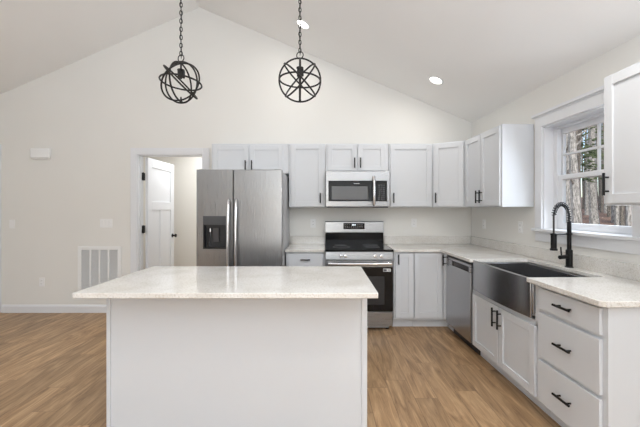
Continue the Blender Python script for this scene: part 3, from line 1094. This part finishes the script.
def outlet(x, z, T, loc, label, R=False):
    t = Thing('wall_outlet', label, 'outlet', loc, R=R, group='wall outlets')
    t.part('plate', MB().box(x - .035, x + .035, 0, .006, z - .057, z + .057, T), M_plast, bevel=.002)
    for dz in (-.020, .020):
        s = t.part('receptacle', MB().box(x - .0165, x + .0165, .005, .009, z + dz - .014, z + dz + .014, T), M_plast, bevel=.002)
        sl = MB()
        for q in (-.007, .005):
            sl.box(x + q, x + q + .002, .0085, .0094, z + dz - .003, z + dz + .007, T)
        t.part('slots', sl, M_slot, s)


switch(-2.892, 1.185, TB(CY), 3, (-2.892, CY, 1.13), 'white triple rocker switch plate above the return air grille')
switch(-4.14, 1.175, TB(CY), 1, (-4.14, CY, 1.12), 'white single rocker switch plate at the far left end of the wall')
outlet(-3.745, .405, TB(CY), (-3.745, CY, .35), 'white outlet low on wall left of the return air grille')
outlet(-.145, 1.185, TB(CY), (-.145, CY, 1.13), 'white outlet on backsplash wall between refrigerator and range')
outlet(1.195, 1.19, TB(CY), (1.195, CY, 1.13), 'white outlet on back wall right of the range')
outlet(.33, 1.19, TR(0), (CX, CY - .33, 1.13), 'white outlet on window wall below the corner cabinet', R=True)
outlet(1.06, 1.19, TR(0), (CX, CY - 1.06, 1.13), 'white outlet on window wall just left of the window', R=True)

# ------------------------------------------------------------------ woods outside
def ground_z(x):
    return -.55 + .085 * max(0, x - 4)


gr = MB()
gx = [2.6, 4, 8, 14, 22, 34, 60]
for a, b_ in zip(gx[:-1], gx[1:]):
    vs = [gr.bm.verts.new(p) for p in ((a, -6, ground_z(a)), (b_, -6, ground_z(b_)), (b_, 75, ground_z(b_)), (a, 75, ground_z(a)))]
    gr.bm.faces.new(vs)
bmesh.ops.remove_doubles(gr.bm, verts=gr.bm.verts, dist=1e-4)
solo('ground', gr, M_leaf, (4, 10, -.55), kind='structure')


def tree(x, y, h, r, rnd, mb=None, branches=14):
    m = mb or MB()
    z0 = ground_z(x) - .1
    lx, ly = rnd.uniform(-.012, .012), rnd.uniform(-.012, .012)
    P = lambda f: Vector((x + lx * h * f + .05 * math.sin(f * 7 + x), y + ly * h * f + .05 * math.sin(f * 6 + y), z0 + h * f))
    m.tube([P(k / 9) for k in range(10)], [r * (1.25 if k == 0 else 1 - .75 * k / 9) for k in range(10)], 9)
    for b in range(branches):
        f = rnd.uniform(.25, .95)
        p = P(f)
        an = rnd.uniform(0, 6.28)
        ln_ = rnd.uniform(.35, .75) * (1.2 - f * .6)
        d = Vector((math.cos(an), math.sin(an), rnd.uniform(.25, .9))).normalized()
        br = r * (1 - .75 * f) * rnd.uniform(.2, .42)
        pts = [p, p + d * ln_ * .5 + Vector((0, 0, .05 * ln_)), p + d * ln_ + Vector((0, 0, .22 * ln_))]
        m.tube(pts, [br, br * .65, br * .25], 5)
        for _ in range(3):
            an2 = an + rnd.uniform(-1, 1)
            d2 = Vector((math.cos(an2), math.sin(an2), rnd.uniform(.1, .8))).normalized()
            q = pts[1].lerp(pts[2], rnd.random())
            m.tube([q, q + d2 * ln_ * .4], [br * .4, br * .12], 4)
    return m


rnd = random.Random(21)
LBT = 'bare grey tree trunk in the woods seen through the kitchen window'
GRP = 'bare trees outside the window'
n = 0
spots = []
for _try in range(4000):
    if n == 36:
        break
    y = rnd.uniform(9, 27)
    k = rnd.uniform(.68, 1.02)
    x = y * k
    if x < 7 or any((x - a) ** 2 + (y - b) ** 2 < 1.5 for a, b in spots) or any((x - a) ** 2 + (y - b) ** 2 < 5 for a, b in ((12.4, 16.5), (20.0, 23.5))):
        continue
    spots.append((x, y))
    r = rnd.choice((.06, .08, .10, .13, .16)) * (1 + y / 60)
    solo('bare_tree', tree(x, y, rnd.uniform(9, 14), r, rnd), M_bark if n % 3 else M_barkb, (x, y, ground_z(x) - .1), LBT, 'tree', group=GRP)
    n += 1
dist = MB()
for i in range(85):
    y = rnd.uniform(28, 50)
    x = y * rnd.uniform(.68, 1.0)
    tree(x, y, rnd.uniform(10, 15), rnd.uniform(.08, .16), rnd, dist, 5)
solo('distant_woods', dist, M_barkb, (28, 34, 1.5), 'dense grey bare woods far beyond the nearer trunks', 'woods', kind='stuff')
for i, (x, y, h, lb) in enumerate(((12.4, 16.5, 8.0, 'green pine among bare trunks, at left of the window view'), (20.0, 23.5, 11.0, 'green pine among bare trunks, at right of the window view'))):
    t = Thing('pine_tree', lb, 'tree', (x, y, ground_z(x)), group='pines outside the window')
    t.part('trunk', MB().cyl((x, y, ground_z(x) - .1), (x, y, ground_z(x) + h), .13, .02, 9), M_barkb)
    fo = MB()
    for k in range(420):
        f = rnd.uniform(.32, 1)
        an = rnd.uniform(0, 6.28)
        rr = (1.05 - f) * 2.0 * rnd.uniform(.2, 1)
        c = Vector((x + rr * math.cos(an), y + rr * math.sin(an), ground_z(x) + h * f))
        d = Vector((math.cos(an), math.sin(an), rnd.uniform(-.3, .5))).normalized() * rnd.uniform(.2, .4)
        fo.cyl(c, c + d, rnd.uniform(.03, .07), .005, 5)
    t.part('needles', fo, M_pine)
